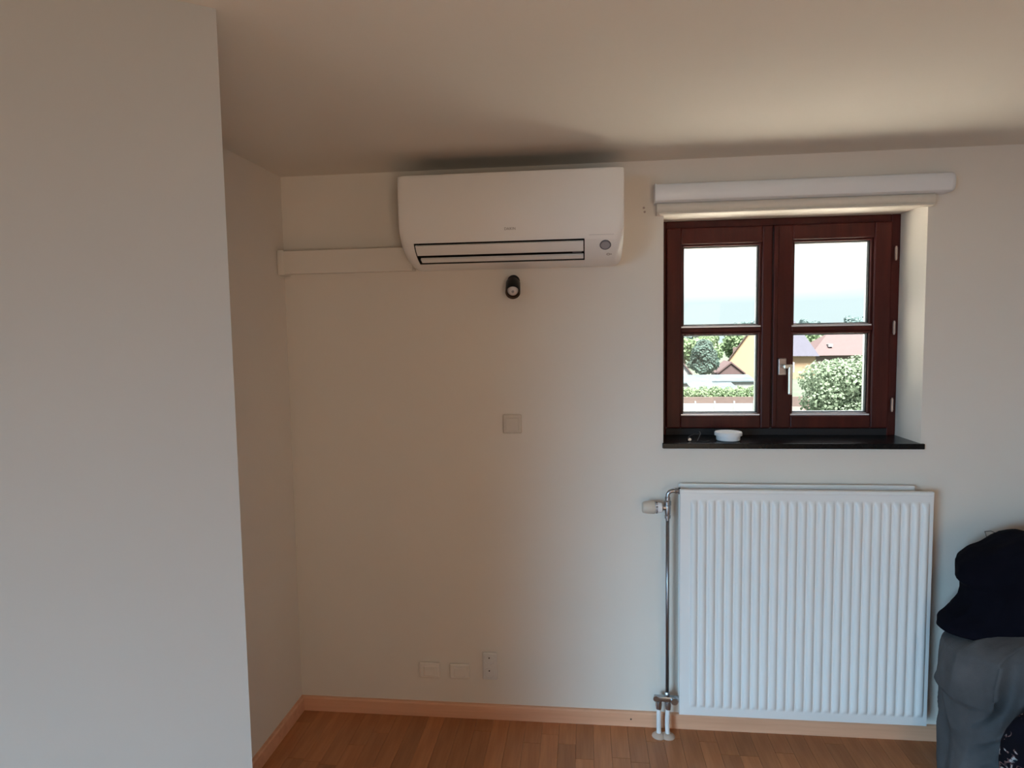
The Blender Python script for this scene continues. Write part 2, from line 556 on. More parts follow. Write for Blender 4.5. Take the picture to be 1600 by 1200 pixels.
# things on the sill
tin = empty('round_tin', (0.548, 0.060, 1.1215), 'small round white tin with a slightly wider lid on the black window sill', 'tin')
b = bmesh.new()
lathe(b, [(0, 0), (.040, 0), (.044, .003), (.0445, .016), (.0445, .021), (0, .021)], (0.548, .060, 1.1215), (0, 0, 1), 40)
build('base', b, M['tin_white'], tin, auto=40)
b = bmesh.new()
lathe(b, [(.0465, .0195), (.051, .0205), (.0515, .031), (.0495, .034), (.047, .034), (.046, .0325), (0, .0325)], (0.548, .060, 1.1215), (0, 0, 1), 40)
build('lid', b, M['tin_white'], tin, auto=40)
cabl = empty('cable_end', (0.41, 0.05, 1.1215), 'short black wire with a small metal plug lying at the left end of the sill', 'cable')
b = bmesh.new(); tube(b, [(0.399, .030, 1.1285), (0.3985, .048, 1.1285)], [.0062, .0062], 14)
tube(b, [(0.3985, .048, 1.1285), (0.398, .060, 1.1285)], [.004, .003], 12)
build('plug', b, M['dark_chrome'], cabl, auto=40)
b = bmesh.new()
tube(b, [(0.398, .059, 1.1285), (0.402, .085, 1.130), (0.415, .105, 1.133), (0.432, .10, 1.140), (0.445, .085, 1.150), (0.446, .072, 1.146),
         (0.436, .05, 1.132), (0.424, .02, 1.1245), (0.455, .015, 1.1245), (0.475, .03, 1.1245)], .0018, 8)
build('wire', b, M['gasket'], cabl, smooth=True)

# ------------------------------------------------------------------ roller blind cassette above the window
bl = empty('roller_blind', (0.77, 0, 2.04), 'long white roller blind cassette mounted above the window', 'blind')
prof = [(0, 2.074), (-.048, 2.074), (-.058, 2.070), (-.0635, 2.060), (-.065, 2.045), (-.063, 2.026), (-.058, 2.014), (-.050, 2.009), (0, 2.009)]
b = bmesh.new(); extr_x(b, prof, 0.264, 1.262)
build('cassette', b, M['tin_white'], bl, auto=35)
b = bmesh.new(); extr_x(b, [(y - (.002 if y < -.04 else 0), 2.041 + (z - 2.041) * 1.05) for y, z in prof], 0.2595, 0.264)
build('end_cap', b, M['tin_white'], bl, auto=35)
b = bmesh.new()
lastr = None
for k in range(6):                                        # rounded right end
    s = math.cos(k / 5 * math.pi / 2 * .93); xx = 1.262 + .022 * math.sin(k / 5 * math.pi / 2)
    rg = [b.verts.new((xx, y * (0.35 + .65 * s), 2.046 + (z - 2.046) * (0.25 + .75 * s))) for y, z in prof]
    if lastr:
        for i in range(len(rg)):
            b.faces.new((lastr[i], rg[i], rg[(i + 1) % len(rg)], lastr[(i + 1) % len(rg)]))
    lastr = rg
b.faces.new(lastr)
build('end_cap', b, M['tin_white'], bl, auto=60)
b = bmesh.new()
prof2 = [(0.0, 2.0085), (-.030, 2.0085), (-.038, 2.002), (-.041, 1.990), (-.038, 1.978), (-.030, 1.971), (-.018, 1.968), (0, 1.968)]
extr_x(b, prof2, 0.268, 1.222)
build('rolled_fabric', b, M['board'], bl, auto=40)
b = bmesh.new(); box(b, 0.275, 1.216, -.0435, -.034, 1.9665, 1.9745, .003, 2)
build('bottom_bar', b, M['board'], bl)

# two old screw anchors in the wall left of the blind
for zz in (2.0, 1.985):
    b = bmesh.new(); lathe(b, [(0, -.0015), (.003, -.0015), (.0042, 0), (.0042, .002)], (0.224 + (zz == 1.985) * .003, 0, zz), (0, -1, 0), 12)
    s = build('wall_screw', b, M['copper'])
    tag(s, ('tiny screw left of the roller blind, ' + ('upper' if zz == 2.0 else 'lower') + ' of the two'), 'screw', 'screws in the wall by the blind')

# ------------------------------------------------------------------ air conditioner
AX0, AX1 = -0.643, 0.138
ac = empty('air_conditioner', ((AX0 + AX1) / 2, 0, 1.785), 'white wall mounted split air conditioner with a slim louvred outlet, under the ceiling', 'air conditioner')
key = [(0, 2.098), (-.225, 2.098), (-.235, 2.095), (-.239, 2.084), (-.239, 2.00), (-.237, 1.935), (-.232, 1.900), (-.221, 1.864)]
arc = []
P0, P1, P2, P3 = (-.221, 1.864), (-.209, 1.838), (-.180, 1.817), (-.132, 1.801)
NA = 14
for i in range(1, NA + 1):
    t = i / NA
    arc.append(tuple(sum(c * p[k] for c, p in zip(((1 - t) ** 3, 3 * t * (1 - t) ** 2, 3 * t * t * (1 - t), t ** 3), (P0, P1, P2, P3))) for k in (0, 1)))
i0 = len(key) - 1
prof = key + arc
i1 = len(prof) - 1
prof += [(-.100, 1.7935), (-.070, 1.789), (-.040, 1.787), (-.02, 1.788), (0, 1.790)]
npf = len(prof)
xs_ = [AX0 + v for v in (0, .0015, .004, .009, .018, .030)] + [-0.5935, -0.2, 0.0045] + [AX1 - v for v in (.030, .018, .009, .004, .0015, 0)]
nx = len(xs_)
def inset(x, y, z):
    e = min(x - AX0, AX1 - x)
    rb = 0.006 + 0.026 * max(0, min(1, (1.90 - z) / .11))
    if e < .030:
        k = 1 - math.sqrt(max(0, 1 - (1 - e / .030) ** 2))
        y2 = y + rb * k * (1 if y < -.001 else 0) * min(1, -y / .1)
        z2 = z + (rb * k if z < 1.95 else -rb * k * .6)
        return y2, z2
    return y, z
b = bmesh.new()
grid = []
for x in xs_:
    grid.append([b.verts.new((x, *inset(x, y, z))) for y, z in prof])
ja, jb = 6, 8
for j in range(nx - 1):
    for i in range(npf - 1):
        if ja <= j < jb and i0 <= i < i1: continue
        b.faces.new((grid[j][i], grid[j][i + 1], grid[j + 1][i + 1], grid[j + 1][i]))
b.faces.new(grid[0]); b.faces.new(grid[-1])
for j in range(nx - 1): b.faces.new((grid[j][0], grid[j + 1][0], grid[j + 1][-1], grid[j][-1]))
# outlet cavity walls
ox0, ox1 = xs_[ja], xs_[jb]
cav = [(y, z) for y, z in prof[i0:i1 + 1]]
inner = [(y * .62 - .02, z + .032) for y, z in cav]
A = [b.verts.new((ox0, y, z)) for y, z in cav]; B = [b.verts.new((ox1, y, z)) for y, z in cav]
A2 = [b.verts.new((ox0, y, z)) for y, z in inner]; B2 = [b.verts.new((ox1, y, z)) for y, z in inner]
n = len(cav)
for i in range(n - 1):
    for q in ((A[i], A[i + 1], A2[i + 1], A2[i]), (B[i], B[i + 1], B2[i + 1], B2[i]), (A2[i], A2[i + 1], B2[i + 1], B2[i])):
        b.faces.new(q).material_index = 1
b.faces.new((A[0], B[0], B2[0], A2[0])).material_index = 1
b.faces.new((A[-1], B[-1], B2[-1], A2[-1])).material_index = 1
bmesh.ops.remove_doubles(b, verts=b.verts, dist=1e-5)
build('casing', b, [M['ac_case'], M['slot']], ac, auto=32)
def arcpt(t):
    f = t * (len(cav) - 1); k = min(int(f), len(cav) - 2); u = f - k
    return (cav[k][0] * (1 - u) + cav[k + 1][0] * u, cav[k][1] * (1 - u) + cav[k + 1][1] * u)
def louvre(name, ta, tb, x0, x1, m, off=0.001, th=.007, parent=ac):
    b = bmesh.new()
    N = 8
    o_, i_ = [], []
    for k in range(N + 1):
        t = ta + (tb - ta) * k / N
        y, z = arcpt(t)
        ya, za = arcpt(max(0, t - .02)); yb, zb = arcpt(min(1, t + .02))
        d = Vector((yb - ya, zb - za)).normalized(); nrm = Vector((-d.y, d.x))
        if nrm.x > 0: nrm = -nrm
        if nrm.y > 0 and abs(nrm.y) > abs(nrm.x): nrm = -nrm
        o_.append((y + nrm.x * off, z + nrm.y * off)); i_.append((y - nrm.x * th, z - nrm.y * th))
    extr_x(b, o_ + i_[::-1], x0, x1)
    return build(name, b, m, parent, auto=40)
louvre('upper_louvre', 0.10, 0.54, ox0 + .004, ox1 - .004, M['ac_case'])
louvre('lower_louvre', 0.74, 0.92, ox0 + .010, ox1 - .004, M['ac_case'], off=.0)
louvre('louvre_pivot', 0.57, 0.66, ox1 - .042, ox1 - .010, M['grey_ring'], off=-.004, th=.012)
louvre('outlet_lip', 0.94, 0.965, ox0 + .003, ox1 - .003, M['slot'], off=.0006, th=.004)
b = bmesh.new()
for k in range(26):                                   # unseen dark intake grille on top, added to darken the gap under the ceiling
    xx = AX0 + .03 + k * .0279
    box(b, xx, xx + .022, -.205, -.02, 2.0975, 2.0990)
tag(build('intake_grille', b, M['slot'], ac), kind='stuff')
# sensor eye and small mark on the lower right, normal to the curved front
def front_pt(z):
    for i in range(len(prof) - 1):
        (ya, za), (yb, zb) = prof[i], prof[i + 1]
        if za >= z >= zb and za > zb:
            u = (za - z) / (za - zb)
            y = ya + (yb - ya) * u
            d = Vector((0, yb - ya, zb - za)).normalized()
            nn = d.cross(Vector((1, 0, 0))).normalized()
            if nn.y > 0: nn = -nn
            return Vector((0, y, z)), nn
p, nn = front_pt(1.842)
p.x = 0.0755
b = bmesh.new(); lathe(b, [(.0155, -.003), (.0195, -.003), (.0195, .0015), (.018, .0028), (.0165, .0022), (.0155, .001)], p, nn, 36, cap=False)
build('sensor_ring', b, M['grey_ring'], ac, auto=40)
b = bmesh.new(); lathe(b, [(.0165, -.003), (.0165, .0012), (.012, .0022), (0, .0026)], p, nn, 36)
build('sensor_lens', b, M['sensor'], ac, auto=40)
p, nn = front_pt(1.815)
p.x = 0.0865
b = bmesh.new()
tg = Vector((1, 0, 0)); vt = nn.cross(tg)
lathe(b, [(.0042, -.0005), (.0062, -.0005), (.0062, .0005), (.0042, .0005), (.0042, -.0005)], p, nn, 20)
lathe(b, [(0, -.0005), (.0025, -.0005), (.0025, .0005), (0, .0005)], p + tg * .0095, nn, 12)
build('indicator', b, M['logo'], ac)
# shallow seam above the sensor corner
p, nn = front_pt(1.875)
b = bmesh.new(); box(b, 0.020, 0.104, p.y - .0006, p.y + .001, 1.8745, 1.8752)
build('cover_seam', b, M['sensor'], ac)
# maker's name, tiny print
cu = bpy.data.curves.new('maker_name', 'FONT')
cu.body = 'DAIKIN'
cu.size = 0.0125
cu.extrude = 0.0003
cu.align_x = 'CENTER'
tmp = bpy.data.objects.new('t', cu)
col.objects.link(tmp)
bpy.context.view_layer.update()
me = bpy.data.meshes.new_from_object(tmp.evaluated_get(bpy.context.evaluated_depsgraph_get()))
bpy.data.objects.remove(tmp)
p, nn = front_pt(1.8995)
me.transform(Matrix.Translation((-0.2505, p.y - .0006, 1.8995)) @ Matrix.Rotation(math.radians(90 + 8), 4, 'X') @ Matrix.Diagonal((.95, 1, 1, 1)))
link('maker_name', me, M['logo'], ac)

# trunking to the left of the unit
tr = empty('pipe_trunking', (-0.9, 0, 1.83), 'cream painted pipe trunking running from the left corner to the air conditioner', 'trunking')
b = bmesh.new(); box(b, XL + .012, AX0 - .001, -.050, 0, 1.790, 1.872, .003, 2)
build('channel', b, M['trunk'], tr)
b = bmesh.new(); box(b, XL + .014, AX0 - .001, -.062, -.045, 1.787, 1.875, .002, 3)
build('lid', b, M['trunk'], tr)
b = bmesh.new(); box(b, XL + .0005, XL + .030, -.066, 0, 1.783, 1.879, .006, 3)
build('end_cover', b, M['trunk'], tr)

# ------------------------------------------------------------------ black spotlight under the unit
sp = empty('wall_spotlight', (-0.265, 0, 1.735), 'small black cylindrical spotlight tilted downwards just below the air conditioner', 'spotlight')
b = bmesh.new(); lathe(b, [(0, 0), (.024, 0), (.024, .006), (.022, .008), (0, .008)], (-.265, 0, 1.742), (0, -1, 0), 28)
build('wall_plate', b, M['black'], sp, auto=40)
ax = Vector((0.07, -0.88, -0.58)).normalized()
c0 = Vector((-.264, -.030, 1.737))
b = bmesh.new(); tube(b, [(-.265, -.006, 1.742), (-.265, -.024, 1.742), tuple(c0 + ax * .012)], .006, 12)
build('arm', b, M['black'], sp)
b = bmesh.new()
lathe(b, [(0, 0), (.016, .001), (.0245, .006), (.0272, .013), (.0275, .078), (.0265, .080), (.0255, .078), (.024, .055), (.020, .052), (0, .052)], c0, ax, 36)
build('housing', b, M['black'], sp, auto=35)
b = bmesh.new()
lathe(b, [(.0252, .0765), (.0236, .076), (.0225, .066), (.0215, .060), (.0225, .058), (.0245, .062)], c0, ax, 36, cap=False)
build('reflector', b, M['reflector'], sp, auto=50)
b = bmesh.new()
lathe(b, [(0, .050), (.0205, .050), (.0208, .064), (.019, .068), (.012, .071), (0, .0725)], c0, ax, 32)
bu = build('bulb', b, M['bulb'], sp, auto=50)
b = bmesh.new()
lathe(b, [(0, .0715), (.005, .0715), (.0045, .0745), (0, .0755)], c0, ax, 14)
build('bulb_tip', b, M['sensor'], bu, auto=50)

# ------------------------------------------------------------------ switch and sockets
def rounded_plate(b, x, z, w, h, t, r=.006, y=0):
    box(b, x - w / 2, x + w / 2, y - t, y, z - h / 2, z + h / 2, min(r, t * .48), 3)
sw = empty('light_switch', (-.2785, 0, 1.195), 'square cream light switch on the wall straight below the spotlight', 'switch')
b = bmesh.new(); rounded_plate(b, -.2785, 1.195, .074, .074, .010)
build('plate', b, M['plastic_cream'], sw)
b = bmesh.new()
box(b, -.3035, -.2535, -.0150, -.008, 1.171, 1.219, .0015, 2)
for v in b.verts:
    if v.co.y < -.012: v.co.y -= (1.195 - v.co.z) * 0.10
build('rocker', b, M['plastic_cream'], sw)

so = empty('double_socket', (-.386, 0, .215), 'white vertical double socket above the skirting, right of two blank covers', 'socket')
b = bmesh.new(); rounded_plate(b, -.384, .218, .060, .112, .010)
build('plate', b, M['plastic'], so)
for zz in (.2445, .1915):
    b = bmesh.new()
    lathe(b, [(.0215, -.004), (.0215, .0115), (.0200, .0125), (.0192, .0115), (.0190, .004), (0, .004)], (-.386, 0, zz), (0, -1, 0), 32)
    s = build('socket_well', b, M['plastic'], so, auto=40)
    for dx in (-.0095, .0095):
        b = bmesh.new(); lathe(b, [(0, .0038), (.0028, .0038), (.0028, .0048), (0, .0048)], (-.386 + dx, 0, zz), (0, -1, 0), 12)
        build('contact_hole', b, M['nail'], s)
    b = bmesh.new(); lathe(b, [(0, .0038), (.0026, .0038), (.0026, .0125), (.0018, .014), (0, .014)], (-.386, 0, zz + .009), (0, -1, 0), 12)
    build('earth_pin', b, M['nail'], s)
for xx, zz, w, h, lab in ((-.630, .192, .086, .066, 'left'), (-.507, .192, .082, .060, 'right')):
    t = empty('blank_cover', (xx, 0, zz), f'painted over blank junction cover above the skirting, {lab} of the two', 'cover', 'painted over junction covers')
    b = bmesh.new(); rounded_plate(b, xx, zz, w, h, .012, .006)
    build('plate', b, M['trunk'], t)
    b = bmesh.new(); rounded_plate(b, xx + .002, zz - .003, w * .62, h * .62, .014, .004)
    build('insert', b, M['trunk'], t)

# ------------------------------------------------------------------ radiator
RX0, RX1, RZ0, RZ1 = 0.346, 1.222, 0.103, 0.963
ra = empty('radiator', ((RX0 + RX1) / 2, 0, RZ0), 'large white ribbed panel radiator below the window', 'radiator')
NR = 26
rx0, rx1 = 0.379, 1.209
pitch = (rx1 - rx0) / NR
rz0, rz1 = 0.136, 0.926
def ribh(u):       # u in 0..1 across a pitch; rounded rib, narrow groove
    if u < .16 or u > .92: return 0.0
    t = (u - .16) / .76
    return 0.0105 * (math.sin(math.pi * t) ** 0.55)
us = [0, .08, .15, .18, .23, .30, .40, .52, .64, .74, .82, .88, .915, .95]
zz_ = [RZ0 + .004, rz0 - .004, rz0, rz0 + .006, rz0 + .014, rz0 + .026, .4, .7, rz1 - .026, rz1 - .014, rz1 - .006, rz1, rz1 + .004, RZ1 - .004]
def zfac(z):
    d = min(z - rz0, rz1 - z)
    return 0 if d <= 0 else min(1, math.sin(min(1, d / .026) * math.pi / 2))
xs_ = [RX0 + .004] + [rx0 + (k + u) * pitch for k in range(NR) for u in us] + [rx1, RX1 - .004]
b = bmesh.new()
g = []
for x in xs_:
    u = ((x - rx0) / pitch) % 1.0 if rx0 <= x < rx1 - 1e-6 else 0
    g.append([b.verts.new((x, -.092 - ribh(u) * zfac(z), z)) for z in zz_])
for i in range(len(g) - 1):
    for j in range(len(zz_) - 1):
        b.faces.new((g[i][j], g[i + 1][j], g[i + 1][j + 1], g[i][j + 1]))
# folded rim
outl = [v[0] for v in g] + [g[-1][j] for j in range(1, len(zz_))] + [g[i][-1] for i in range(len(g) - 2, -1, -1)] + [g[0][j] for j in range(len(zz_) - 2, 0, -1)]
def off(v, dx, y):
    x, z = v.co.x, v.co.z
    x += -dx if x < RX0 + .005 else (dx if x > RX1 - .005 else 0)
    z += -dx if z < RZ0 + .005 else (dx if z > RZ1 - .005 else 0)
    return (x, y, z)
prev = outl
for dx, y in ((.0028, -.0915), (.004, -.088), (.004, -.076)):
    cur = [b.verts.new(off(v, dx, y)) for v in outl]
    for i in range(len(cur)):
        b.faces.new((prev[i], prev[(i + 1) % len(cur)], cur[(i + 1) % len(cur)], cur[i]))
    prev = cur
b.faces.new(prev)
build('front_panel', b, M['enamel'], ra, auto=50)
b = bmesh.new(); box(b, RX0 + .006, RX1 - .006, -.0935, -.0905, RZ1 - .014, RZ1 - .010, .001, 1)
build('pressed_line', b, M['enamel'], ra)
b = bmesh.new(); box(b, RX0 + .004, 1.186, -.034, -.022, .12, .972, .005, 3)
build('rear_panel', b, M['enamel'], ra)
b = bmesh.new()
for k in range(24):                                  # convector fins between the two panels
    xx = RX0 + .03 + k * .0345
    box(b, xx, xx + .0012, -.076, -.034, .16, .93)
tag(build('convector_fins', b, M['enamel'], ra), kind='stuff')
for xx in (0.50, 1.05):
    b = bmesh.new(); box(b, xx, xx + .03, -.023, -.0015, .25, .93, .002, 1)
    build('bracket', b, M['enamel'], ra)

# valve, riser and manifold at the radiator's left
VX, VY = 0.305, -.062
vp = empty('radiator_pipework', (VX, VY, 0), 'chrome riser pipe with valve and white supply pipes at the radiator left side', 'pipework')
b = bmesh.new()
lathe(b, [(0, 0), (.0075, 0), (.0075, .006), (.011, .008), (.0115, .018), (.0095, .021), (.0105, .024), (.0115, .045), (.0105, .055), (.0130, .058), (.0130, .072), (.0095, .076), (.0095, .088), (.0075, .09), (0, .09)], (VX, VY, .840), (0, 0, 1), 20)
lathe(b, [(0, 0), (.0105, 0), (.0105, .012), (.013, .014), (.013, .022), (0, .022)], (VX - .004, VY, .888), (-1, 0, 0), 18)
vb = build('valve_body', b, M['chrome'], vp, auto=35)
b = bmesh.new()
pts = [(VX, VY, .925)]
for k in range(0, 9):
    a = k / 8 * math.pi / 2
    pts.append((VX + .020 - .020 * math.cos(a), VY, .932 + .020 * math.sin(a)))
pts.append((VX + .045, VY, .952))
tube(b, pts, .0078, 18)
lathe(b, [(.0078, 0), (.0108, .001), (.0108, .010), (.0078, .011)], (VX + .026, VY, .952), (1, 0, 0), 8)
build('elbow', b, M['chrome'], vp, auto=40)
b = bmesh.new(); lathe(b, [(0, 0), (.0125, 0), (.0125, .006), (0, .006)], (VX + .040, VY, .952), (1, 0, 0), 20)
build('union_nut', b, M['black'], vp, auto=40)
b = bmesh.new()
lathe(b, [(0, .018), (.0135, .018), (.0185, .022), (.0198, .030), (.0200, .044), (.0200, .045)], (VX, VY, .888), (-1, 0, 0), 28)
lathe(b, [(.0175, .0445), (.0175, .048)], (VX, VY, .888), (-1, 0, 0), 28)
th = build('valve_collar', b, M['tin_white'], vp, auto=40)
b = bmesh.new()
lathe(b, [(0, .047), (.0222, .047), (.0235, .050), (.0228, .080), (.0205, .090), (.016, .0935), (0, .0945)], (VX, VY, .888), (-1, 0, 0), 30)
tag(build('thermostat_head', b, M['plastic_cream'], vp, auto=35), label='cream thermostat knob')
b = bmesh.new()
for k in range(9):                                   # black scale marks around the collar
    a = math.radians(-90 + k * 22)
    c = Vector((VX - .041, VY - .0198 * math.cos(a), .888 + .0198 * math.sin(a)))
    s = .0035 if k % 2 else .0022
    box(b, c.x - .003, c.x + .004, c.y - .0009, c.y + .0009, c.z - s * .6, c.z + s * .6)
build('scale_marks', b, M['black'], th)
b = bmesh.new(); tube(b, [(VX, VY, .170), (VX, VY, .845)], .0068, 18)
build('riser_pipe', b, M['dark_chrome'], vp, smooth=True)
b = bmesh.new()
box(b, .256, .345, VY - .010, VY + .010, .138, .158, .004, 2)
lathe(b, [(0, 0), (.0085, 0), (.0105, .003), (.0105, .014), (.008, .018), (0, .018)], (VX, VY, .156), (0, 0, 1), 8)
lathe(b, [(0, 0), (.011, .0), (.0125, .003), (.0125, .012), (.0105, .014), (0, .014)], (.334, VY, .148), (1, 0, 0), 8)
lathe(b, [(0, 0), (.010, 0), (.011, .006), (.0, .006)], (.262, VY - .009, .152), (0, -1, 0), 14)
lathe(b, [(0, 0), (.013, 0), (.013, .012), (0, .012)], (.330, VY - .008, .146), (0, -1, 0), 14)
build('manifold', b, M['chrome'], vp, auto=35)
for xx, bend in ((.2735, .0), (.308, -.006)):
    b = bmesh.new()
    lathe(b, [(0, 0), (.0095, 0), (.0125, .003), (.0125, .022), (.0105, .030), (.0105, .034), (0, .034)], (xx, VY, .140), (0, 0, -1), 8)
    build('compression_nut', b, M['chrome'], vp, auto=35)
    b = bmesh.new()
    tube(b, [(xx + bend * (1 - abs(t - .5) * 2) * .6, VY - .004 * t, .112 - .118 * t) for t in (0, .2, .4, .6, .8, 1)], .0088, 18)
    build('supply_pipe', b, M['white_pipe'], vp, smooth=True)
for xx in (.2735, .308):
    b = bmesh.new()
    lathe(b, [(.0100, 0), (.0265, 0), (.0262, .003), (.020, .009), (.0125, .013), (.0100, .013)], (xx, VY - .005, .0), (0, 0, 1), 30)
    build('floor_rosette', b, M['rosette'], vp, auto=40)

# ------------------------------------------------------------------ heap of clothes at the right
def interp(tab, z):
    for (za, va), (zb, vb_) in zip(tab, tab[1:]):
        if za <= z <= zb: return va + (vb_ - va) * (z - za) / (zb - za)
    return tab[0][1] if z < tab[0][0] else tab[-1][1]

def heap(name, cx, cy, ztab, rytab, top_fn, m, parent=None, nth=180, nz=70, zb=0.0, zt=0.6, amp=.012, seed=0., p=2.6, tops=16, fold=9):
    """closed drape: ztab gives half width against height, top closes by shrinking rings"""
    b = bmesh.new()
    rings = []
    for j in range(nz + 1):
        z = zb + (zt - zb) * j / nz
        rx, ry = interp(ztab, z), interp(rytab, z)
        rg = []
        for k in range(nth):
            a = 2 * math.pi * k / nth
            c, s = math.cos(a), math.sin(a)
            rr = (abs(c) ** p + abs(s) ** p) ** (-1 / p)
            x, y = cx + rx * rr * c, cy + ry * rr * s
            q = Vector((x * 2.2 + seed, y * 2.2, z * 1.5))
            w = Vector((x * fold + 1.3 * noise.noise(q), y * fold, z * fold * .45 + noise.noise(q * 2) * 1.6 + seed))
            d = amp * (1 - abs(noise.noise(w)) * 2.6) + amp * .5 * noise.noise(w * 2.3)
            edge = 0.35 if c < -.75 else 1
            zz2 = z + top_fn(x, y) * (j / nz) ** 3
            rg.append(b.verts.new((x + d * c * edge, y + d * s, zz2)))
        rings.append(rg)
    base = [v.co.copy() for v in rings[-1]]
    for j in range(1, tops + 1):
        f = 1 - j / tops
        h = math.sqrt(max(0, 1 - f * f)) * .045
        rg = []
        for k in range(nth):
            c0_ = base[k]
            x = cx + (c0_.x - cx) * f; y = cy + (c0_.y - cy) * f
            w = Vector((x * fold * 1.1 + seed, y * fold * 1.1, seed * 2))
            rg.append(b.verts.new((x, y, zt + top_fn(x, y) + h + (.5 * amp * (1 - abs(noise.noise(w)) * 3) if j > 1 else 0))))
        rings.append(rg)
    for A_, B_ in zip(rings, rings[1:]):
        for k in range(nth):
            k2 = (k + 1) % nth
            b.faces.new((A_[k], A_[k2], B_[k2], B_[k]))
    b.faces.new(rings[-1]); b.faces.new(rings[0][::-1])
    return build(name, b, m, parent, smooth=True)

CX, CY = 1.60, -.30
gz = [(0, .415), (.10, .425), (.20, .42), (.34, .42), (.36, .435), (.43, .430), (.50, .415), (.56, .37), (.60, .30)]
g1 = heap('grey_garment', CX, CY, gz, [(0, .17), (.3, .18), (.6, .17)], lambda x, y: .04 * math.sin((x - 1.2) * 4), M['cloth_grey'],
          zb=.002, zt=.505, amp=.022, seed=3.1, fold=12, nth=260, nz=100)
tag(g1, 'dark grey garment draped to the floor in a heap at the right', 'clothes')
nzt = [(.50, .37), (.525, .40), (.54, .420), (.56, .418), (.60, .375), (.64, .348), (.665, .345), (.69, .35), (.71, .367), (.75, .370), (.79, .37), (.83, .37)]
g2 = heap('black_garment', CX, -.235, nzt, [(.5, .115), (.6, .13), (.8, .12)], lambda x, y: max(-.01, min(.05, (x - 1.27) * .35)), M['cloth_navy'],
          zb=.535, zt=.765, amp=.014, seed=8.4, nz=50, fold=11)
tag(g2, 'bunched black navy garment lying on top of the dark grey garment', 'clothes')

def print_mat():
    m = bpy.data.materials.new('printed_jersey')
    m.use_nodes = True
    nt = m.node_tree
    b = nt.nodes['Principled BSDF']
    b.inputs['Roughness'].default_value = .9
    b.inputs['Specular IOR Level'].default_value = .1
    tc = nt.nodes.new('ShaderNodeTexCoord')
    n = nt.nodes.new('ShaderNodeTexNoise'); n.inputs['Scale'].default_value = 26; n.inputs['Detail'].default_value = 3; n.inputs['Distortion'].default_value = 1.2
    n2 = nt.nodes.new('ShaderNodeTexNoise'); n2.inputs['Scale'].default_value = 14; n2.inputs['Detail'].default_value = 2
    r = nt.nodes.new('ShaderNodeValToRGB'); r.color_ramp.interpolation = 'CONSTANT'
    e = r.color_ramp.elements
    e[0].position = 0; e[0].color = (.006, .006, .010, 1)
    e[1].position = .57; e[1].color = (.16, .10, .10, 1)
    x = e.new(.61); x.color = (.42, .44, .46, 1)
    x = e.new(.68); x.color = (.02, .05, .07, 1)
    r2 = nt.nodes.new('ShaderNodeValToRGB')
    r2.color_ramp.elements[0].position = .45; r2.color_ramp.elements[0].color = (0, 0, 0, 1)
    r2.color_ramp.elements[1].position = .52; r2.color_ramp.elements[1].color = (1, 1, 1, 1)
    mx = nt.nodes.new('ShaderNodeMixRGB'); mx.inputs[1].default_value = (.006, .006, .012, 1)
    nt.links.new(tc.outputs['Object'], n.inputs['Vector']); nt.links.new(tc.outputs['Object'], n2.inputs['Vector'])
    nt.links.new(n.outputs['Fac'], r.inputs[0]); nt.links.new(n2.outputs['Fac'], r2.inputs[0])
    nt.links.new(r2.outputs[0], mx.inputs[0]); nt.links.new(r.outputs[0], mx.inputs[2])
    nt.links.new(mx.outputs[0], b.inputs['Base Color'])
    return m
g3 = heap('printed_garment', 1.46, -.56, [(0, .255), (.1, .258), (.3, .275), (.36, .27), (.42, .24)], [(0, .05), (.2, .05), (.42, .035)], lambda x, y: .6 * (x - 1.22), print_mat(),
          zb=.002, zt=.385, amp=.008, seed=5.5, nz=30, nth=120, fold=8)
tag(g3, 'black garment with a white and pink print hanging in front of the grey one', 'clothes')
# thin pale drawstring sticking up behind the heap
b = bmesh.new()
tube(b, [(1.388, -.16, .79), (1.382, -.12, .812), (1.398, -.08, .822), (1.43, -.06, .818), (1.47, -.08, .80), (1.49, -.12, .76)], .0012, 6)
tag(build('drawstring', b, M['cloth_grey'], smooth=True), 'thin loose drawstring looping above the black garment', 'string')

# ------------------------------------------------------------------ outdoors
GZ = -5.6
OUT = dict(
    grass=mat('lawn', (0.059, 0.075, 0.052), .95, var=.2, vscale=.5),
    orange=mat('orange_render', (0.27, 0.185, 0.12), .9, var=.04, vscale=1),
    roof_red=mat('red_tiles', (0.070, 0.042, 0.044), .85, var=.12, vscale=2, stretch=(1, 1, 4)),
    roof_grey=mat('grey_slates', (0.038, 0.036, 0.056), .8, var=.1, vscale=2, stretch=(1, 1, 4)),
    white=mat('white_render', (0.2, 0.2, 0.208), .9),
    shed=mat('pale_shed_roof', (0.065, 0.084, 0.097), .5, var=.2, vscale=.7),
    bark=mat('bark', (0.12, 0.09, 0.07), .95),
    hglass=mat('dark_house_glass', (0.10, 0.13, 0.16), .1),
    bounce=mat('bounce_paving', (0.82, 0.74, 0.66), .9, var=.08, vscale=1),  # bright tone for the added yard that bounces light indoors
    brick=mat('pale_brick', (0.094, 0.068, 0.062), .95, var=.1, vscale=3),
    leaf_pale=mat('pale_leaves', (0.195, 0.25, 0.175), .9, var=.2, vscale=1.2),
    leaf_mid=mat('mid_leaves', (0.18, 0.25, 0.14), .9, var=.2, vscale=1.0),
    leaf_dark=mat('blue_green_needles', (0.075, 0.118, 0.103), .9, var=.25, vscale=1.2),
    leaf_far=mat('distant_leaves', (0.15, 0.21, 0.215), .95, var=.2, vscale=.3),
)
for k_ in ('leaf_pale', 'leaf_mid', 'leaf_dark', 'leaf_far'): translucent_leaf(OUT[k_])
b = bmesh.new(); box(b, -150, 300, 3, 420, GZ - .3, GZ)
tag(build('ground', b, OUT['grass']), kind='structure')
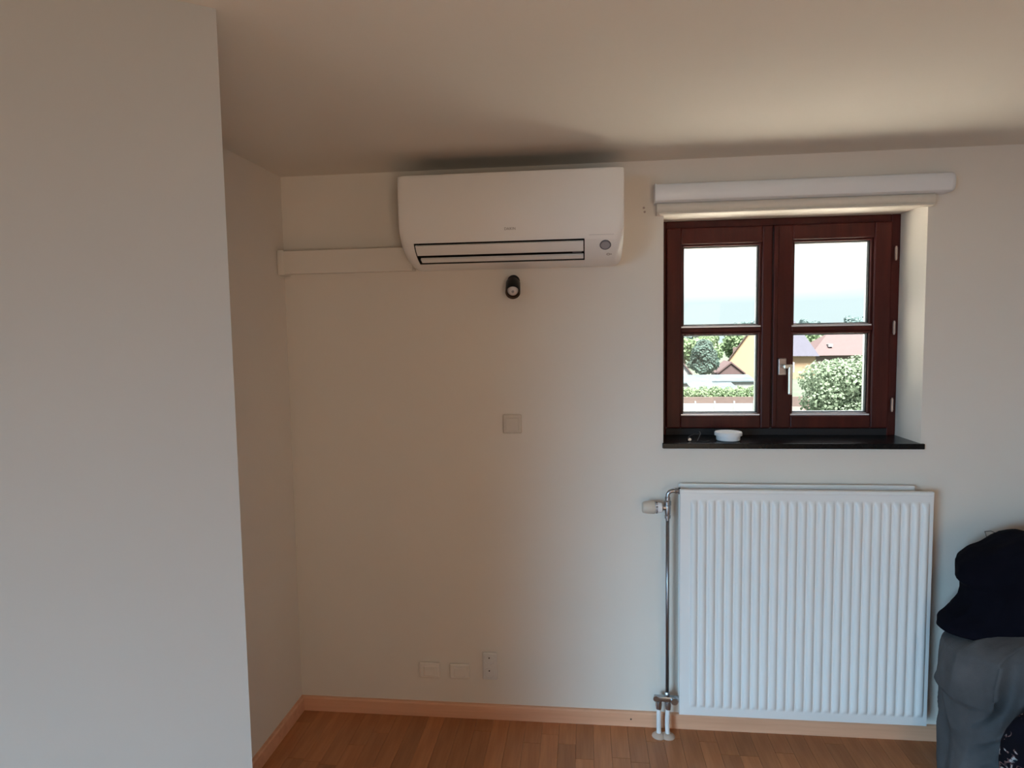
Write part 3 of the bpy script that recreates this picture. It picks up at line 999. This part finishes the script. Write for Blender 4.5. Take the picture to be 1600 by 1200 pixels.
b = bmesh.new(); box(b, -16, 18, .5, 24, GZ, GZ + .03)  # unseen pale yard, added to bounce sunlight up to the ceiling
tag(build('bounce_yard', b, OUT['bounce']), kind='structure')

def leaves(name, blobs, n, size, m, parent, seed):
    r = np.random.default_rng(seed)
    vol = np.array([bb_[3] * bb_[4] for bb_ in blobs]); vol = vol / vol.sum()
    idx = r.choice(len(blobs), n, p=vol)
    B_ = np.array(blobs)[idx]
    d = r.normal(size=(n, 3)); d /= np.linalg.norm(d, axis=1)[:, None]
    rad = r.uniform(.72, 1.05, n)[:, None]
    c = B_[:, :3] + d * rad * np.stack([B_[:, 3], B_[:, 3], B_[:, 4]], 1)
    # leaf sprays lie roughly on the clump's surface, tilted at random
    nrm = d + r.normal(size=(n, 3)) * .55 + np.array([0, 0, .35])
    nrm /= np.linalg.norm(nrm, axis=1)[:, None]
    a = np.cross(nrm, r.normal(size=(n, 3))); a /= np.linalg.norm(a, axis=1)[:, None]
    b_ = np.cross(nrm, a)
    s = size * r.uniform(.6, 1.4, n)[:, None]
    V = np.stack([c - a * s - b_ * s * .6, c + a * s * .3 - b_ * s, c + a * s * 1.1 + b_ * s * .1, c - a * s * .2 + b_ * s * .9], 1).reshape(-1, 3)
    F = np.arange(n * 4).reshape(-1, 4)
    me_ = bpy.data.meshes.new(name)
    me_.from_pydata(V.tolist(), [], F.tolist())
    return tag(link(name, me_, m, parent), kind='stuff')

def tree(label, x, y, ztop, zbot, rx, n, size, m, seed, nb=14, group=None, cat='tree', name='tree', conical=False):
    t = empty(name, (x, y, GZ), label, cat, group)
    r = random.Random(seed)
    H = (ztop - zbot) / 2
    zc = (ztop + zbot) / 2
    blobs = []
    for k in range(nb):
        a = r.uniform(0, 2 * math.pi)
        u = r.uniform(-.8, .8)
        w = math.sqrt(1 - u * u) * r.uniform(.35, .8)
        if conical: w *= (1 - (u + .8) / 2.0)
        rr = r.uniform(.26, .42) * rx
        blobs.append((x + math.cos(a) * w * rx, y + math.sin(a) * w * rx, zc + u * (H - rr * .5), rr, rr * .8))
    blobs.append((x, y, zc, rx * .62, H * .62))
    leaves('foliage', blobs, n, size, m, t, seed)
    b = bmesh.new()
    tr_ = max(.12, rx * .07)
    tube(b, [(x, y, GZ - .1), (x + .05 * rx, y, GZ + (zc - GZ) * .5), (x, y, zc)], [tr_ * 1.3, tr_, tr_ * .6], 10)
    for k in range(6):
        bb_ = blobs[k]
        tube(b, [(x, y, GZ + (zc - GZ) * (.55 + .06 * k)), (bb_[0], bb_[1], bb_[2])], [tr_ * .5, tr_ * .15], 6)
    build('trunk', b, OUT['bark'], t)
    return t

tree('large pale green leafy tree filling the right window panes', 15.9, 40, .05, -5.2, 2.95, 19000, .08, OUT['leaf_pale'], 3, nb=34)
tree('leafy green bush right beside the fence, cut off by the window frame', 13.5, 48, -1.3, -5.4, 1.0, 3000, .09, OUT['leaf_pale'], 4, nb=10, name='bush', cat='bush')
tree('dense dark blue green tree behind the sheds', 15.9, 87, .75, -4.6, 2.75, 9000, .13, OUT['leaf_dark'], 5, nb=26, conical=True)
pale = [(19.5, 130, 1.5, 4.4), (26.0, 143, 1.9, 4.4), (30.5, 130, 2.4, 4.2), (43.0, 144, 1.8, 4.0), (47.5, 134, 1.7, 3.8), (55.5, 144, 2.2, 4.6), (38, 131, 1.8, 3.6)]
plab = ['bright green tree at the far left edge of the window view', 'bright green tree behind the dark blue green tree', 'bright green tree just left of the orange gable',
        'bright green tree behind the grey slate roof', 'bright green tree between the grey roof and the red roof', 'bright green tree behind the red roof at the right',
        'bright green tree hidden mostly by the orange house']
for i, (x, y, zt_, rx_) in enumerate(pale):
    tree(plab[i], x, y, zt_, -5.0, rx_, 3500, .26, OUT['leaf_mid'], 20 + i, nb=16, group='bright green trees behind the houses')
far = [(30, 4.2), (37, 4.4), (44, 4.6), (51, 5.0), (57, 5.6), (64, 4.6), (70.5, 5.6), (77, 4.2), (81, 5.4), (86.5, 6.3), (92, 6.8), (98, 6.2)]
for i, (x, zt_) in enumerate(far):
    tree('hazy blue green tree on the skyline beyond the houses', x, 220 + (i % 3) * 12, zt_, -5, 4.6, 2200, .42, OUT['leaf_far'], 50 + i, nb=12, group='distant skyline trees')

# fence of white panels
fn = empty('garden_fence', (11, 54, GZ), 'long white panel fence at the bottom of the garden', 'fence')
for k in range(7):
    x = 6.15 + k * 1.6
    b = bmesh.new(); box(b, x - .07, x + .07, 53.93, 54.07, GZ, -4.35, .01, 1)
    build('post', b, OUT['white'], fn)
    if k < 6:
        b = bmesh.new(); box(b, x + .07, x + 1.53, 53.97, 54.03, GZ + .1, -4.55, .01, 1)
        build('panel', b, OUT['white'], fn)
b = bmesh.new(); box(b, 4, 22, 55.5, 60.5, GZ, GZ + .04)
tag(build('paved_terrace', b, OUT['brick']), kind='structure')
b = bmesh.new(); box(b, 4, 22, 60.6, 60.8, GZ, GZ + .95)
tag(build('garden_wall', b, OUT['brick']), 'low pinkish brick garden wall below the hedge', 'wall')
hg = [(8.0 + k * 1.15, 62, -4.45, .72, .70 + .06 * math.sin(k * 2.1)) for k in range(10)]
h = empty('hedge', (13, 62, GZ), 'clipped green hedge above the garden wall', 'hedge')
leaves('foliage', [(x, y, z, r_, rh) for x, y, z, r_, rh in hg], 6000, .08, OUT['leaf_mid'], h, 90)

def gable_house(name, x0, x1, y0, y1, zeave, zridge, wallm, roofm, label, over=.25, cat='house'):
    t = empty(name, ((x0 + x1) / 2, (y0 + y1) / 2, GZ), label, cat)
    xc = (x0 + x1) / 2
    b = bmesh.new(); polyprism(b, [(x0, GZ), (x1, GZ), (x1, zeave), (xc, zridge), (x0, zeave)], y0, y1)
    build('wall', b, wallm, t)
    sl_ = (zridge - zeave) / (xc - x0)
    for s in (-1, 1):
        xe = xc + s * ((xc - x0) + over)
        ze = zeave - sl_ * over
        b = bmesh.new(); polyprism(b, [(xc, zridge + .02), (xe, ze + .02), (xe, ze + .22), (xc, zridge + .24)], y0 - over, y1 + over)
        build('roof_slope', b, roofm, t)
    return t

oh = gable_house('gabled_house', 21.6, 30.4, 95, 106, -4.0, 2.4, OUT['orange'], OUT['roof_red'], 'orange rendered house with a steep gable seen through the window')
b = bmesh.new(); box(b, 22.9, 23.5, 97, 97.7, -2.6, -.9, .03, 1)
build('chimney', b, OUT['brick'], oh)
b = bmesh.new(); polyprism(b, [(26.6, GZ), (34.2, GZ), (34.2, -2.2), (26.6, -2.2)], 98.5, 107)
build('side_wing', b, OUT['orange'], oh)
b = bmesh.new()                                              # hipped slate roof of the wing
v = [b.verts.new(p) for p in ((26.0, 97.9, -2.25), (34.7, 97.9, -2.25), (34.7, 107.4, -2.25), (26.0, 107.4, -2.25), (26.6, 102.5, 2.9), (31.4, 102.5, 2.9))]
for f in ((0, 1, 5, 4), (1, 2, 5), (2, 3, 4, 5), (3, 0, 4), (0, 3, 2, 1)): b.faces.new([v[i] for i in f])
build('hipped_roof', b, OUT['roof_grey'], oh)
b = bmesh.new(); box(b, 29.6, 31.4, 97.0, 97.3, -4.6, -3.1, .02, 1)
build('awning', b, OUT['white'], oh)
oh.rotation_euler.z = math.radians(-16)
gable_house('annex', 17.9, 21.4, 88, 92.5, -4.2, -2.8, OUT['roof_red'], OUT['roof_red'], 'low annex with red tiled roof at the foot of the orange gable', over=.15, cat='annex')
gable_house('cottage', 6.6, 12.7, 78, 82, -3.4, .4, OUT['white'], OUT['roof_red'], 'cottage with pinkish tiled roof at the far left of the window view')
# red hip roofed house at right
t = empty('hip_roofed_house', (47, 116, GZ), 'house with a broad red hipped roof behind the pale green tree', 'house')
b = bmesh.new(); box(b, 38.2, 57, 112, 122, GZ, -2.7)
build('wall', b, OUT['brick'], t)
b = bmesh.new()
v = [b.verts.new(p) for p in ((37.6, 111.4, -2.78), (57.5, 111.4, -2.78), (57.5, 122.6, -2.78), (37.6, 122.6, -2.78), (42.3, 117, .95), (53, 117, .95))]
for f in ((0, 1, 5, 4), (1, 2, 5), (2, 3, 4, 5), (3, 0, 4), (0, 3, 2, 1)): b.faces.new([v[i] for i in f])
rf = build('roof', b, OUT['roof_red'], t)
b = bmesh.new(); box(b, 41.0, 41.7, 113.0, 114, -1.4, -.9, .02, 1)
build('roof_light', b, OUT['white'], rf)
b = bmesh.new(); box(b, 42.6, 43.1, 116.6, 117.2, .6, 1.7, .03, 1)
build('chimney', b, OUT['white'], rf)
# sheds with pale low roofs
for i, (x0, x1, y0, z0, z1, lab) in enumerate(((10.6, 14.4, 74, -4.4, -3.75, 'low shed with pale blue grey roof under the dark tree'),
                                     (14.7, 19.6, 75.5, -4.35, -3.85, 'longer pale shed to the right of the other, before the orange house'),
                                     (11.6, 16.2, 69, -4.75, -4.3, 'pale flat roofed shed standing nearest behind the hedge'))):
    t = empty('shed', ((x0 + x1) / 2, y0 + 1.5, GZ), lab, 'shed', 'pale roofed sheds')
    b = bmesh.new(); box(b, x0, x1, y0, y0 + 3.5, GZ, z0)
    build('wall', b, OUT['white'], t)
    b = bmesh.new()
    v = [b.verts.new(p) for p in ((x0 - .15, y0 - .2, z0), (x1 + .15, y0 - .2, z0), (x1 + .15, y0 + 3.7, z1), (x0 - .15, y0 + 3.7, z1),
                                  (x0 - .15, y0 - .2, z0 + .12), (x1 + .15, y0 - .2, z0 + .12), (x1 + .15, y0 + 3.7, z1 + .12), (x0 - .15, y0 + 3.7, z1 + .12))]
    for f in ((0, 3, 2, 1), (4, 5, 6, 7), (0, 1, 5, 4), (1, 2, 6, 5), (2, 3, 7, 6), (3, 0, 4, 7)): b.faces.new([v[i_] for i_ in f])
    build('roof', b, OUT['shed'], t)
